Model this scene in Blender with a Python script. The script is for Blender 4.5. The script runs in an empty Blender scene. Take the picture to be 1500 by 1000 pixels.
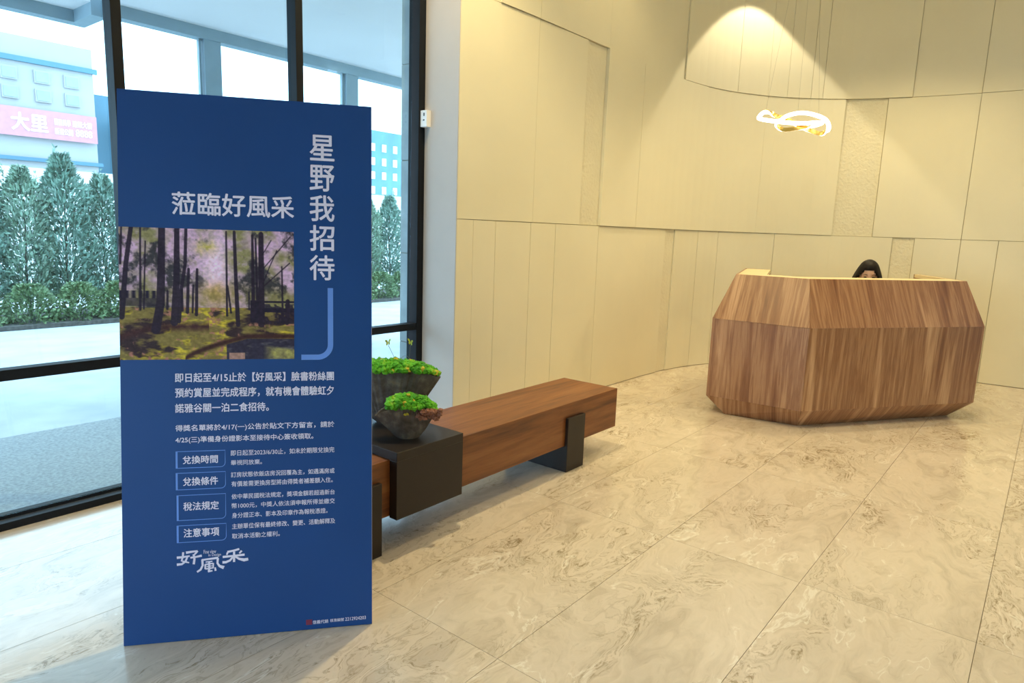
import bpy, bmesh, math, random
import numpy as np
from mathutils import Vector, Matrix
random.seed(7)
SC = bpy.context.scene
COL = SC.collection

# ------------------------------------------------------------------ camera, sky, lights, exposure
F_PX, YAW, PITCH, ROLL, CAM_H = 979.67, math.radians(38.768), math.radians(9.480), math.radians(2.012), 1.38
fw = Vector((math.cos(YAW)*math.cos(PITCH), math.sin(YAW)*math.cos(PITCH), -math.sin(PITCH)))
rt = Vector((math.sin(YAW), -math.cos(YAW), 0)); up = rt.cross(fw)
r2 = rt*math.cos(ROLL) + up*math.sin(ROLL); u2 = -rt*math.sin(ROLL) + up*math.cos(ROLL)
cam_d = bpy.data.cameras.new('camera'); cam = bpy.data.objects.new('camera', cam_d); COL.objects.link(cam)
cam_d.sensor_width = 36.0; cam_d.lens = F_PX*36.0/1500.0; cam_d.clip_start = 0.05; cam_d.clip_end = 300
m = Matrix((r2, u2, -fw)).transposed().to_4x4(); m.translation = (0, 0, CAM_H); cam.matrix_world = m
SC.camera = cam
SC.view_settings.view_transform = 'Standard'; SC.view_settings.look = 'None'
SC.view_settings.gamma = 1.0; SC.view_settings.use_curve_mapping = False
SC.view_settings.exposure = 0.0
try:
    SC.cycles.max_bounces = 10; SC.cycles.diffuse_bounces = 5; SC.cycles.transparent_max_bounces = 16
    SC.cycles.caustics_reflective = False; SC.cycles.caustics_refractive = False
    SC.cycles.sample_clamp_indirect = 6.0
except Exception: pass

world = bpy.data.worlds.new('sky'); SC.world = world; world.use_nodes = True
wn = world.node_tree; wn.nodes.clear()
wo = wn.nodes.new('ShaderNodeOutputWorld'); wb = wn.nodes.new('ShaderNodeBackground')
wtc = wn.nodes.new('ShaderNodeTexCoord'); wnz = wn.nodes.new('ShaderNodeTexNoise'); wrp = wn.nodes.new('ShaderNodeValToRGB')
wnz.inputs['Scale'].default_value = 2.0; wnz.inputs['Detail'].default_value = 4
wrp.color_ramp.elements[0].position = .35; wrp.color_ramp.elements[0].color = (.55, .78, 1.0, 1)
wrp.color_ramp.elements[1].position = .7; wrp.color_ramp.elements[1].color = (.66, .85, 1.0, 1)
wn.links.new(wtc.outputs['Generated'], wnz.inputs['Vector']); wn.links.new(wnz.outputs['Fac'], wrp.inputs['Fac'])
wn.links.new(wrp.outputs['Color'], wb.inputs['Color']); wb.inputs['Strength'].default_value = 5.6
wn.links.new(wb.outputs[0], wo.inputs[0])

WARM = (1.0, 0.785, 0.40)
CEIL = 4.3
def spot(name, loc, power, size, blend=.5, radius=.04, color=WARM, target=None):
    d = bpy.data.lights.new(name, 'SPOT'); d.energy = power; d.spot_size = math.radians(size); d.spot_blend = blend
    d.shadow_soft_size = radius; d.color = color
    o = bpy.data.objects.new(name, d); COL.objects.link(o); o.location = loc
    if target is not None:
        o.rotation_euler = (Vector(target)-Vector(loc)).to_track_quat('-Z', 'Y').to_euler()
    return o
DOWN = [(2.6, 2.35, 300, 114), (6.5, .95, 205, 114), (4.7, .9, 115, 114), (1.0, .3, 32, 114), (3.2, -1.2, 40, 114), (6.2, -1.3, 90, 114), (4.7, 2.35, 42, 114), (-1.2, 1.2, 15, 114)]
for k, (x, y, p, a) in enumerate(DOWN):
    spot('downlight_lamp', (x, y, CEIL-.03), p, a, .6)
spot('wall_washer_lamp', (6.93, 2.36, CEIL-.05), 105, 79, .14, .015, (1, .86, .60))
ad = bpy.data.lights.new('ceiling_fill_light', 'AREA'); ad.shape = 'RECTANGLE'; ad.size = 6; ad.size_y = 3.5; ad.energy = 18; ad.color = WARM  # unseen soft fill added under the ceiling, standing in for bounced light
ao = bpy.data.objects.new('ceiling_fill_light', ad); COL.objects.link(ao); ao.location = (4.6, .6, CEIL-.06)

# ------------------------------------------------------------------ helpers
def empty(name, loc=(0, 0, 0), rot=None):
    o = bpy.data.objects.new(name, None); COL.objects.link(o); o.location = loc; o.empty_display_size = .1
    if rot is not None: o.rotation_euler = rot
    return o
def tag(o, label=None, cat=None, group=None, kind=None):
    if label: o['label'] = label
    if cat: o['category'] = cat
    if group: o['group'] = group
    if kind: o['kind'] = kind
    return o
def link(name, me, parent=None):
    o = bpy.data.objects.new(name, me); COL.objects.link(o)
    if parent is not None: o.parent = parent
    return o
def mesh(name, verts, faces, mat, parent=None, smooth=False, origin=None, uvs=None):
    """verts in world space; when origin is given they are stored relative to it."""
    if origin is not None:
        verts = [(v[0]-origin[0], v[1]-origin[1], v[2]-origin[2]) for v in verts]
    me = bpy.data.meshes.new(name); me.from_pydata([tuple(v) for v in verts], [], faces)
    if uvs is not None:
        l = me.uv_layers.new(name='UVMap')
        for p in me.polygons:
            for li in p.loop_indices:
                l.data[li].uv = uvs[me.loops[li].vertex_index]
    me.materials.append(mat)
    if smooth: me.polygons.foreach_set('use_smooth', [True]*len(me.polygons))
    me.update()
    return link(name, me, parent)
def from_bm(name, bm, mat, parent=None, smooth=False):
    me = bpy.data.meshes.new(name); bm.to_mesh(me); bm.free(); me.materials.append(mat)
    if smooth: me.polygons.foreach_set('use_smooth', [True]*len(me.polygons))
    return link(name, me, parent)
def bbox(bm, lo, hi, bev=0.0, seg=2):
    r = bmesh.ops.create_cube(bm, size=1.0); vs = r['verts']
    for v in vs:
        v.co = Vector([lo[i] + (hi[i]-lo[i])*(v.co[i]+.5) for i in range(3)])
    if bev > 0:
        es = list({e for v in vs for e in v.link_edges})
        bmesh.ops.bevel(bm, geom=es, offset=bev, segments=seg, affect='EDGES', profile=.7)
def box(name, lo, hi, mat, parent=None, origin=(0, 0, 0), bev=0.0, seg=2):
    bm = bmesh.new()
    bbox(bm, [lo[i]-origin[i] for i in range(3)], [hi[i]-origin[i] for i in range(3)], bev, seg)
    return from_bm(name, bm, mat, parent)
def tube_mesh(pts, rad, seg=8, closed=False):
    """list of points, radius or list of radii -> verts, faces"""
    n = len(pts); P = [Vector(p) for p in pts]; V = []; Fc = []
    if not hasattr(rad, '__len__'): rad = [rad]*n
    ref = Vector((0, 0, 1))
    for i in range(n):
        a = P[(i-1) % n] if (closed or i > 0) else P[i]; b = P[(i+1) % n] if (closed or i < n-1) else P[i]
        t = (b-a).normalized()
        r0 = ref if abs(t.dot(ref)) < .95 else Vector((1, 0, 0))
        u = t.cross(r0).normalized(); w = t.cross(u)
        for k in range(seg):
            an = 2*math.pi*k/seg; V.append(P[i] + (u*math.cos(an)+w*math.sin(an))*rad[i])
    for i in range(n if closed else n-1):
        j = (i+1) % n
        for k in range(seg):
            k2 = (k+1) % seg; Fc.append((i*seg+k, i*seg+k2, j*seg+k2, j*seg+k))
    if not closed:
        Fc.append(tuple(range(seg))[::-1]); Fc.append(tuple((n-1)*seg+k for k in range(seg)))
    return V, Fc

# ------------------------------------------------------------------ materials
def new_mat(name):
    mt = bpy.data.materials.new(name); mt.use_nodes = True; nt = mt.node_tree
    return mt, nt, nt.nodes['Principled BSDF']
def N(nt, t, **kw):
    n = nt.nodes.new(t)
    for k, v in kw.items():
        if k in n.inputs.keys(): n.inputs[k].default_value = v
        else: setattr(n, k, v)
    return n
def ramp(nt, src, stops):
    r = nt.nodes.new('ShaderNodeValToRGB'); cr = r.color_ramp
    while len(cr.elements) > 1: cr.elements.remove(cr.elements[-1])
    cr.elements[0].position = stops[0][0]; cr.elements[0].color = (*stops[0][1], 1)
    for p, c in stops[1:]:
        e = cr.elements.new(p); e.color = (*c, 1)
    nt.links.new(src, r.inputs['Fac']); return r
def simple(name, col, rough=.5, metal=0.0, nscale=0, namt=.06, bump=0, bscale=200, spec=.5):
    mt, nt, b = new_mat(name); b.inputs['Base Color'].default_value = (*col, 1)
    b.inputs['Roughness'].default_value = rough; b.inputs['Metallic'].default_value = metal
    b.inputs['Specular IOR Level'].default_value = spec
    tc = N(nt, 'ShaderNodeTexCoord')
    nz = N(nt, 'ShaderNodeTexNoise', Scale=nscale or 6.0, Detail=5.0)
    nt.links.new(tc.outputs['Object'], nz.inputs['Vector'])
    lo = tuple(max(0, c*(1-namt)) for c in col); hi = tuple(min(1, c*(1+namt)) for c in col)
    r = ramp(nt, nz.outputs['Fac'], [(.3, lo), (.7, hi)]); nt.links.new(r.outputs['Color'], b.inputs['Base Color'])
    if bump:
        n2 = N(nt, 'ShaderNodeTexNoise', Scale=float(bscale), Detail=3.0); nt.links.new(tc.outputs['Object'], n2.inputs['Vector'])
        bp = N(nt, 'ShaderNodeBump', Strength=min(1, bump), Distance=.004 if bump < 1 else .007); nt.links.new(n2.outputs['Fac'], bp.inputs['Height'])
        nt.links.new(bp.outputs['Normal'], b.inputs['Normal'])
    return mt
def emis(name, col, s):
    mt, nt, b = new_mat(name); b.inputs['Emission Color'].default_value = (*col, 1); b.inputs['Emission Strength'].default_value = s
    b.inputs['Base Color'].default_value = (*col, 1); return mt
def math_n(nt, op, a, b=None, clamp=False):
    n = nt.nodes.new('ShaderNodeMath'); n.operation = op; n.use_clamp = clamp
    for i, v in enumerate((a, b)):
        if v is None: continue
        if isinstance(v, (int, float)): n.inputs[i].default_value = v
        else: nt.links.new(v, n.inputs[i])
    return n.outputs[0]

def marble_tile():
    mt, nt, b = new_mat('marble_tile'); L = nt.links
    tc = N(nt, 'ShaderNodeTexCoord'); oi = N(nt, 'ShaderNodeObjectInfo')
    off = N(nt, 'ShaderNodeVectorMath', operation='SCALE'); cx = N(nt, 'ShaderNodeCombineXYZ')
    L.new(oi.outputs['Random'], cx.inputs[0]); L.new(math_n(nt, 'MULTIPLY', oi.outputs['Random'], 1.7), cx.inputs[1]); L.new(oi.outputs['Random'], cx.inputs[2])
    L.new(cx.outputs[0], off.inputs[0]); off.inputs['Scale'].default_value = 37.0
    add = N(nt, 'ShaderNodeVectorMath', operation='ADD'); L.new(tc.outputs['Object'], add.inputs[0]); L.new(off.outputs[0], add.inputs[1])
    mp = N(nt, 'ShaderNodeMapping'); L.new(add.outputs[0], mp.inputs['Vector'])
    mp.inputs['Rotation'].default_value = (0, 0, math.radians(-68)); mp.inputs['Scale'].default_value = (.62, 1.5, 1)
    wz = N(nt, 'ShaderNodeTexNoise', Scale=1.3, Detail=4.0, Roughness=.55); L.new(mp.outputs[0], wz.inputs['Vector'])
    ws = N(nt, 'ShaderNodeVectorMath', operation='SCALE'); L.new(wz.outputs['Color'], ws.inputs[0]); ws.inputs['Scale'].default_value = 1.35
    wa = N(nt, 'ShaderNodeVectorMath', operation='ADD'); L.new(mp.outputs[0], wa.inputs[0]); L.new(ws.outputs[0], wa.inputs[1])
    st = N(nt, 'ShaderNodeMapping'); L.new(wa.outputs[0], st.inputs['Vector']); st.inputs['Scale'].default_value = (.45, 1.5, 1)
    n1 = N(nt, 'ShaderNodeTexNoise', Scale=1.5, Detail=7.0, Roughness=.55); L.new(wa.outputs[0], n1.inputs['Vector'])
    n2 = N(nt, 'ShaderNodeTexNoise', Scale=1.9, Detail=4.0, Roughness=.6); L.new(wa.outputs[0], n2.inputs['Vector'])
    n3 = N(nt, 'ShaderNodeTexNoise', Scale=26.0, Detail=7.0, Roughness=.72); L.new(st.outputs[0], n3.inputs['Vector'])
    n4 = N(nt, 'ShaderNodeTexNoise', Scale=5.0, Detail=9.0, Roughness=.62); L.new(st.outputs[0], n4.inputs['Vector'])
    base = ramp(nt, n4.outputs['Fac'], [(.30, (.52, .45, .37)), (.46, (.64, .565, .475)), (.56, (.69, .61, .52)), (.68, (.595, .515, .42)), (.78, (.76, .69, .61))])
    def rng_(src, a, b_):
        q = N(nt, 'ShaderNodeMapRange'); L.new(src, q.inputs[0]); q.inputs[1].default_value = a; q.inputs[2].default_value = b_; return q.outputs[0]
    def lines(src, freq, w):
        f = math_n(nt, 'FRACT', math_n(nt, 'MULTIPLY', src, freq)); d = math_n(nt, 'ABSOLUTE', math_n(nt, 'SUBTRACT', f, .5))
        return math_n(nt, 'SUBTRACT', 1.0, math_n(nt, 'DIVIDE', d, w), True)
    patch = rng_(n2.outputs['Fac'], .47, .60); patch2 = rng_(n1.outputs['Fac'], .46, .60)
    spk = rng_(n3.outputs['Fac'], .50, .62)
    c1 = math_n(nt, 'MULTIPLY', math_n(nt, 'MULTIPLY', lines(n1.outputs['Fac'], 11.0, .10), spk), math_n(nt, 'ADD', math_n(nt, 'MULTIPLY', patch, .8), .18))
    c2 = math_n(nt, 'MULTIPLY', math_n(nt, 'MULTIPLY', lines(n4.outputs['Fac'], 9.0, .16), patch), .42)
    c3 = math_n(nt, 'MULTIPLY', math_n(nt, 'MULTIPLY', spk, patch), math_n(nt, 'MULTIPLY', patch2, .85))
    vm = math_n(nt, 'MINIMUM', math_n(nt, 'ADD', math_n(nt, 'MAXIMUM', c1, c3), c2), .85)
    mx = N(nt, 'ShaderNodeMix', data_type='RGBA'); L.new(vm, mx.inputs[0]); L.new(base.outputs[0], mx.inputs[6]); mx.inputs[7].default_value = (.22, .165, .085, 1)
    wv = math_n(nt, 'MULTIPLY', lines(n1.outputs['Fac'], 6.0, .06), rng_(n4.outputs['Fac'], .50, .58))
    m2 = N(nt, 'ShaderNodeMix', data_type='RGBA'); L.new(math_n(nt, 'MULTIPLY', wv, .6), m2.inputs[0]); L.new(mx.outputs[2], m2.inputs[6]); m2.inputs[7].default_value = (.88, .86, .80, 1)
    L.new(m2.outputs[2], b.inputs['Base Color']); b.inputs['Roughness'].default_value = .27
    rr = N(nt, 'ShaderNodeMapRange'); L.new(n3.outputs['Fac'], rr.inputs[0]); rr.inputs[3].default_value = .11; rr.inputs[4].default_value = .24; b.inputs['Specular IOR Level'].default_value = .85
    L.new(rr.outputs[0], b.inputs['Roughness'])
    bp = N(nt, 'ShaderNodeBump', Strength=.12, Distance=.002); L.new(n3.outputs['Fac'], bp.inputs['Height']); L.new(bp.outputs[0], b.inputs['Normal'])
    return mt

def wood(name, stops, su=7.0, sv=.45, fine=60.0, coord='UV', rough=.38, axis='v', seedoff=0.0):
    """grain runs along v (UV) or along X (object)"""
    mt, nt, b = new_mat(name); L = nt.links
    tc = N(nt, 'ShaderNodeTexCoord'); mp = N(nt, 'ShaderNodeMapping'); L.new(tc.outputs[coord], mp.inputs['Vector'])
    mp.inputs['Location'].default_value = (seedoff, seedoff*.3, 0)
    sc = (1, sv/su, 1) if axis == 'v' else (sv/su, 1, 1)
    mp.inputs['Scale'].default_value = sc
    n1 = N(nt, 'ShaderNodeTexNoise', Scale=su, Detail=3.0, Roughness=.5, Distortion=.9); L.new(mp.outputs[0], n1.inputs['Vector'])
    n2 = N(nt, 'ShaderNodeTexNoise', Scale=fine, Detail=6.0, Roughness=.65); L.new(mp.outputs[0], n2.inputs['Vector'])
    n3 = N(nt, 'ShaderNodeTexNoise', Scale=su*3.2, Detail=4.0, Roughness=.6, Distortion=.8); L.new(mp.outputs[0], n3.inputs['Vector'])
    s = math_n(nt, 'ADD', math_n(nt, 'MULTIPLY', n1.outputs['Fac'], .58), math_n(nt, 'ADD', math_n(nt, 'MULTIPLY', n3.outputs['Fac'], .27), math_n(nt, 'MULTIPLY', n2.outputs['Fac'], .15)))
    r = ramp(nt, s, stops); L.new(r.outputs[0], b.inputs['Base Color']); b.inputs['Roughness'].default_value = rough
    bp = N(nt, 'ShaderNodeBump', Strength=.15, Distance=.001); L.new(n2.outputs['Fac'], bp.inputs['Height']); L.new(bp.outputs[0], b.inputs['Normal'])
    return mt
def glass_mat():
    mt = bpy.data.materials.new('window_glass'); mt.use_nodes = True; nt = mt.node_tree; nt.nodes.clear()
    o = N(nt, 'ShaderNodeOutputMaterial'); mx = N(nt, 'ShaderNodeMixShader'); t = N(nt, 'ShaderNodeBsdfTransparent'); g = N(nt, 'ShaderNodeBsdfGlossy')
    t.inputs[0].default_value = (.84, .94, .97, 1); g.inputs['Roughness'].default_value = .01; g.inputs[0].default_value = (.85, .95, 1, 1)
    lw = N(nt, 'ShaderNodeLayerWeight', Blend=.5); f5 = math_n(nt, 'POWER', lw.outputs['Facing'], 5.0)
    nt.links.new(math_n(nt, 'ADD', math_n(nt, 'MULTIPLY', f5, .6), .03), mx.inputs[0])
    nt.links.new(t.outputs[0], mx.inputs[1]); nt.links.new(g.outputs[0], mx.inputs[2]); nt.links.new(mx.outputs[0], o.inputs[0]); return mt

M_TILE = marble_tile()
M_GROUT = simple('grout', (.27, .215, .14), .8)
M_PANEL = simple('cream_panel', (.80, .755, .575), .5, nscale=1.3, namt=.035, bump=.05, bscale=90)
M_ROUGHPANEL = simple('hammered_cream_panel', (.78, .73, .55), .6, nscale=3, namt=.04, bump=1.0, bscale=38)
M_GAP = simple('panel_backing', (.48, .40, .21), .8)
M_WHITE = simple('white_plaster', (.56, .51, .48), .7, namt=.02)
M_CEIL = simple('ceiling_paint', (.80, .78, .72), .8, namt=.02)
M_BLACK = simple('black_window_frame', (.008, .010, .014), .6, spec=.2)
M_BRONZE = simple('dark_bronze_metal', (.024, .017, .015), .42, metal=.3, nscale=30, bump=.1, bscale=400)
M_GLASS = glass_mat()
M_DESK = wood('desk_walnut', [(.36, (.16, .062, .028)), (.44, (.27, .122, .055)), (.49, (.40, .215, .110)), (.53, (.25, .112, .052)), (.59, (.42, .23, .12)), (.65, (.58, .36, .21))], su=6.0, sv=.30, fine=70)
M_BENCH = wood('bench_teak', [(.35, (.095, .027, .008)), (.47, (.19, .062, .016)), (.55, (.24, .085, .024)), (.68, (.31, .122, .036))], su=14, sv=1.1, fine=110, coord='Object', axis='u', rough=.42)
M_LEDGE = simple('pale_oak_ledge', (.80, .66, .40), .35, nscale=3)
M_INNER = simple('desk_inner_veneer', (.30, .16, .07), .5)
M_GOLD = simple('brushed_gold', (.75, .52, .14), .3, metal=.8)
M_LED = emis('warm_led', (1, .90, .68), 9.0)

# ------------------------------------------------------------------ structure: floor
floor = box('floor', (-3.6, -4.4, -.06), (8.9, 3.62, -.008), M_GROUT); tag(floor, kind='structure')
TX0, TY0, TW, TH = 1.537, .048, 1.2, .6
bmt = bmesh.new(); bbox(bmt, (.0009, .0009, -.008), (TW-.0009, TH-.0009, 0), 0)
tile0 = from_bm('tile', bmt, M_TILE, floor); first = True
for i in range(-3, 7):
    for j in range(-4, 6):
        x, y = TX0+i*TW, TY0+j*TH
        if first: t = tile0; first = False
        else: t = tile0.copy(); COL.objects.link(t)
        t.location = (x, y, 0)
# ------------------------------------------------------------------ panelled curved wall
CP = [(3.25, 3.115), (3.6, 3.088), (4.0, 3.072), (4.4, 3.064), (4.92, 3.055), (5.4, 3.05), (5.86, 3.045), (6.3, 3.015), (6.70, 2.945), (7.08, 2.80), (7.45, 2.56), (7.76, 2.24), (7.97, 1.88), (8.10, 1.48), (8.18, 1.05), (8.22, .6), (8.25, .1), (8.27, -.5), (8.28, -1.3), (8.28, -2.3), (8.28, -4.2)]
def catmull(P, n=24):
    out = []
    P = [Vector((*p, 0)) if len(p) == 2 else Vector(p) for p in P]
    for i in range(len(P)-1):
        a = P[max(i-1, 0)]; b = P[i]; c = P[i+1]; d = P[min(i+2, len(P)-1)]
        for k in range(n):
            t = k/n
            out.append(.5*((2*b)+(c-a)*t+(2*a-5*b+4*c-d)*t*t+(3*b-a-3*c+d)*t**3))
    out.append(P[-1]); return out
CURVE = catmull(CP); CS = [0.0]
for i in range(1, len(CURVE)): CS.append(CS[-1]+(CURVE[i]-CURVE[i-1]).length)
def cpt(s):
    s = min(max(s, 0), CS[-1]); i = int(np.searchsorted(CS, s)); i = min(max(i, 1), len(CS)-1)
    t = (s-CS[i-1])/(CS[i]-CS[i-1]); p = CURVE[i-1].lerp(CURVE[i], t)
    j0, j1 = max(i-4, 0), min(i+3, len(CURVE)-1); d = (CURVE[j1]-CURVE[j0]).normalized()
    return p, Vector((-d.y, d.x, 0))*-1       # normal pointing into the room
def s_from_px(x, y, z):
    d = r2*(x-750) - u2*(y-500) + fw*F_PX; t = (z-CAM_H)/d.z; q = Vector((0, 0, CAM_H))+d*t; q.z = 0
    # nearest bearing on the wall curve
    b = math.atan2(q.y, q.x); best = min(range(len(CURVE)), key=lambda i: abs(math.atan2(CURVE[i].y, CURVE[i].x)-b)); return CS[best]
def curved_slab(name, s0, s1, z0, z1, d0, d1, mat, parent):
    """slab following the wall between arc lengths, from depth d0 (back) to d1 (front, towards the room)"""
    n = max(1, int(math.ceil((s1-s0)/.13))) if s1 > 2.5 else 2
    V = []; Fc = []
    for k in range(n+1):
        p, nn = cpt(s0+(s1-s0)*k/n)
        for z in (z0, z1):
            for d in (d0, d1): V.append((p.x+nn.x*d, p.y+nn.y*d, z))
    for k in range(n):
        a = 4*k; b = a+4
        Fc += [(a+1, a+3, b+3, b+1), (a, b, b+2, a+2), (a, a+1, b+1, b), (a+2, b+2, b+3, a+3)]
    Fc += [(0, 2, 3, 1), (4*n, 4*n+1, 4*n+3, 4*n+2)]
    o = mesh(name, V, Fc, mat, parent); return o
wall = curved_slab('wall_right', 0, CS[-1], 0, CEIL, -.24, -.022, M_GAP, None); tag(wall, kind='structure')
# finer backing along the bend
Z1, Z2 = 1.438, 2.86
def row(z0, z1, joints, specials, seamy, zs):
    ss = [0.0]+[s_from_px(px, py, zs) for px, py in joints]
    while ss[-1] < CS[-1]-.5: ss.append(ss[-1]+random.choice((.35, .5, .75, .9)))
    ss[-1] = CS[-1]
    for i in range(len(ss)-1):
        rough = i in specials; proud = specials.get(i, None)
        d = random.choice((0, .001, .002)) if proud is None else proud
        isr = proud is not None and proud < 0
        o = curved_slab('panel', ss[i]+.0020, ss[i+1]-.0020, z0+(.0022 if z0 > 0 else .005), z1-.0022, -.022, d, M_ROUGHPANEL if isr else M_PANEL, wall)
        if isr: o['label'] = 'narrow recessed panel with a rough hammered surface'
row(0, Z1, [(694.6, 325), (726.6, 326), (778.4, 328), (814.6, 329), (877.7, 331.4), (974.5, 336), (989, 336.5), (1022.8, 337.6), (1052, 338.5), (1134, 341.5), (1309, 347.5), (1340, 348.8), (1407.5, 351), (1462, 352.6)],
    {6: -.012, 11: -.012}, 330, Z1)
row(Z1, Z2, [(790.4, 27), (863, 58), (892, 70.5), (943.8, 94), (1036, 127), (1124.2, 142), (1240.5, 146.5), (1301.7, 144.7), (1439.2, 135.7)],
    {2: -.012, 3: .016, 4: .016, 5: .012, 6: .008, 7: -.012}, 100, Z2)
row(Z2, CEIL, [(734.3, 4), (790.4, 27), (828.5, 43.5), (893, 70.6), (1003, 117.5), (1079, 136), (1124, 142), (1153, 143.8), (1186, 145.4), (1204, 146), (1335.5, 142.6), (1440, 135.7)],
    {1: .010, 2: .008, 3: .004, 4: .002, 5: .016, 6: .016, 7: .014, 8: .014, 9: .014, 10: .014, 11: .001}, 100, Z2)

# plain room shell
ceiling = box('ceiling', (-3.6, -4.4, CEIL), (8.9, 3.62, CEIL+.15), M_CEIL); tag(ceiling, kind='structure')
wbk = box('wall_back', (-3.6, -4.4, 0), (-3.4, -1.8, CEIL), M_PANEL); tag(wbk, kind='structure')
box('wall_pier', (-3.6, 2.9, 0), (-3.4, 3.43, CEIL), M_PANEL, wbk); box('lintel', (-3.6, -1.8, 2.1), (-3.4, 2.9, CEIL), M_PANEL, wbk)
win2 = empty('added_rear_window', (0, 0, 0)); tag(win2, kind='structure')      # unseen glazed opening, added behind the camera to daylight the board front
for y in (-1.8, -.63, .54, 1.71, 2.85): box('mullion', (-3.54, y, 0), (-3.46, y+.05, 2.1), M_BLACK, win2, bev=.002)
box('transom', (-3.54, -1.75, .664), (-3.47, 2.85, .71), M_BLACK, win2, bev=.002)
for y in (-1.8, -.63, .54, 1.71):
    mesh('pane', [(-3.5, y+.05, .03), (-3.5, y+1.17, .03), (-3.5, y+1.17, 2.1), (-3.5, y+.05, 2.1)], [(0, 1, 2, 3)], M_GLASS, win2)
tag(box('wall_near', (-3.4, -4.4, 0), (8.06, -4.2, CEIL), M_PANEL), kind='structure')
tag(box('wall_return', (3.2475, 3.117, 0), (3.70, 3.426, CEIL), M_WHITE), kind='structure')
tag(box('wall_return_outer', (3.264, 3.424, 0), (3.70, 3.56, CEIL), M_WHITE), kind='structure')
tag(box('wall_left', (-3.4, 3.43, 3.2), (3.264, 3.55, CEIL), M_WHITE), kind='structure')
# ------------------------------------------------------------------ glazed wall
win = empty('window_1', (0, 0, 0)); tag(win, kind='structure')
MX = [2.2915-.946*k for k in range(0, 6)]
YF = 3.43
box('sill_rail', (-3.4, YF, 0), (3.20, YF+.045, .035), M_BLACK, win, bev=.002)
box('sill_rail', (-3.4, YF+.06, 0), (3.20, YF+.10, .05), M_BLACK, win, bev=.002)
box('glazing_bead', (-3.4, YF+.046, 0), (3.20, YF+.058, .03), M_WHITE, win)
box('head_rail', (-3.4, YF, 3.12), (3.20, YF+.10, 3.2), M_BLACK, win, bev=.002)
for x in MX: box('mullion', (x-.0225, YF+.0, .05), (x+.0225, YF+.085, 3.12), M_BLACK, win, bev=.002)
box('mullion', (3.195, YF-.0, 0), (3.262, YF+.10, 3.2), M_BLACK, win, bev=.002)
xs = [-3.4]+[x for x in reversed(MX)]+[3.2]
for a, b in zip(xs[:-1], xs[1:]):
    box('transom', (a+.0225, YF+.005, .664), (b-.0225 if b < 3.1 else 3.196, YF+.07, .712), M_BLACK, win, bev=.002)
    box('pane', (a+.0225, YF+.052, .05), (b-.0225, YF+.054, .664), M_GLASS, win)
    box('pane', (a+.0225, YF+.052, .712), (b-.0225, YF+.054, 3.12), M_GLASS, win)
# ------------------------------------------------------------------ outside: terrace, canopy, stone pier
M_TERR = simple('grey_paving_stone', (.36, .37, .38), .8, nscale=60, namt=.25, bump=.4, bscale=150)
M_TERR2 = simple('pale_paving', (.52, .53, .54), .8, nscale=2.5, namt=.12)
M_SOFFIT = simple('canopy_soffit', (.86, .82, .82), .6, nscale=.8, namt=.05)
M_STEEL = simple('grey_blue_steel', (.30, .40, .46), .5)
M_STONE = simple('grey_marble_cladding', (.33, .37, .38), .45, nscale=5, namt=.22)
tag(box('terrace', (-3.6, 3.53, -.10), (14, 5.0, -.02), M_TERR), kind='structure')
tag(box('courtyard_paving', (-12, 5.0, -.12), (30, 45, -.022), M_TERR2), kind='structure')
tag(box('unseen_rear_paving', (-22, -12, -.12), (-3.6, 5.0, -.022), M_TERR2), kind='structure')  # unseen ground outside the added rear opening
soff = box('canopy_soffit', (-6, 3.56, 3.10), (12, 6.30, 3.3), M_SOFFIT); tag(soff, kind='structure')
tag(box('canopy_soffit_extension', (-6, 6.42, 3.10), (2.33, 6.80, 3.3), M_SOFFIT), kind='structure')
can = empty('canopy_frame', (3.2, 6.3, 0)); tag(can, 'blue-grey steel canopy frame with posts outside the glass wall', 'canopy')
oc = (3.2, 6.3, 0)
box('fascia_beam', (2.45, 6.30, 3.0), (12, 6.42, 3.3), M_STEEL, can, oc)
box('fascia_beam', (-6, 6.80, 3.0), (2.45, 6.92, 3.3), M_STEEL, can, oc)
box('fascia_beam', (2.33, 6.42, 3.0), (2.45, 6.80, 3.3), M_STEEL, can, oc)
for x in (3.215, 4.80, 6.40):
    box('post', (x, 6.31, -.02), (x+.16, 6.41, 3.0), M_STEEL, can, oc)
    box('post_fin', (x-.035, 6.34, -.02), (x-.015, 6.38, 3.0), M_STEEL, can, oc)
pier = empty('stone_pier', (3.5, 3.6, 0)); tag(pier, 'grey marble clad pier outside beside the black window frame', 'pillar')
zz = [-.02, .55, 1.19, 1.83, 2.466, 3.1]
for a, b in zip(zz[:-1], zz[1:]):
    box('stone_slab', (3.25, 3.562, a+.002), (4.1, 3.665, b-.002), M_STONE, pier, (3.5, 3.6, 0), bev=.002, seg=1)
box('pier_core', (3.256, 3.566, -.02), (4.09, 3.66, 3.1), M_GROUT, pier, (3.5, 3.6, 0))
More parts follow.
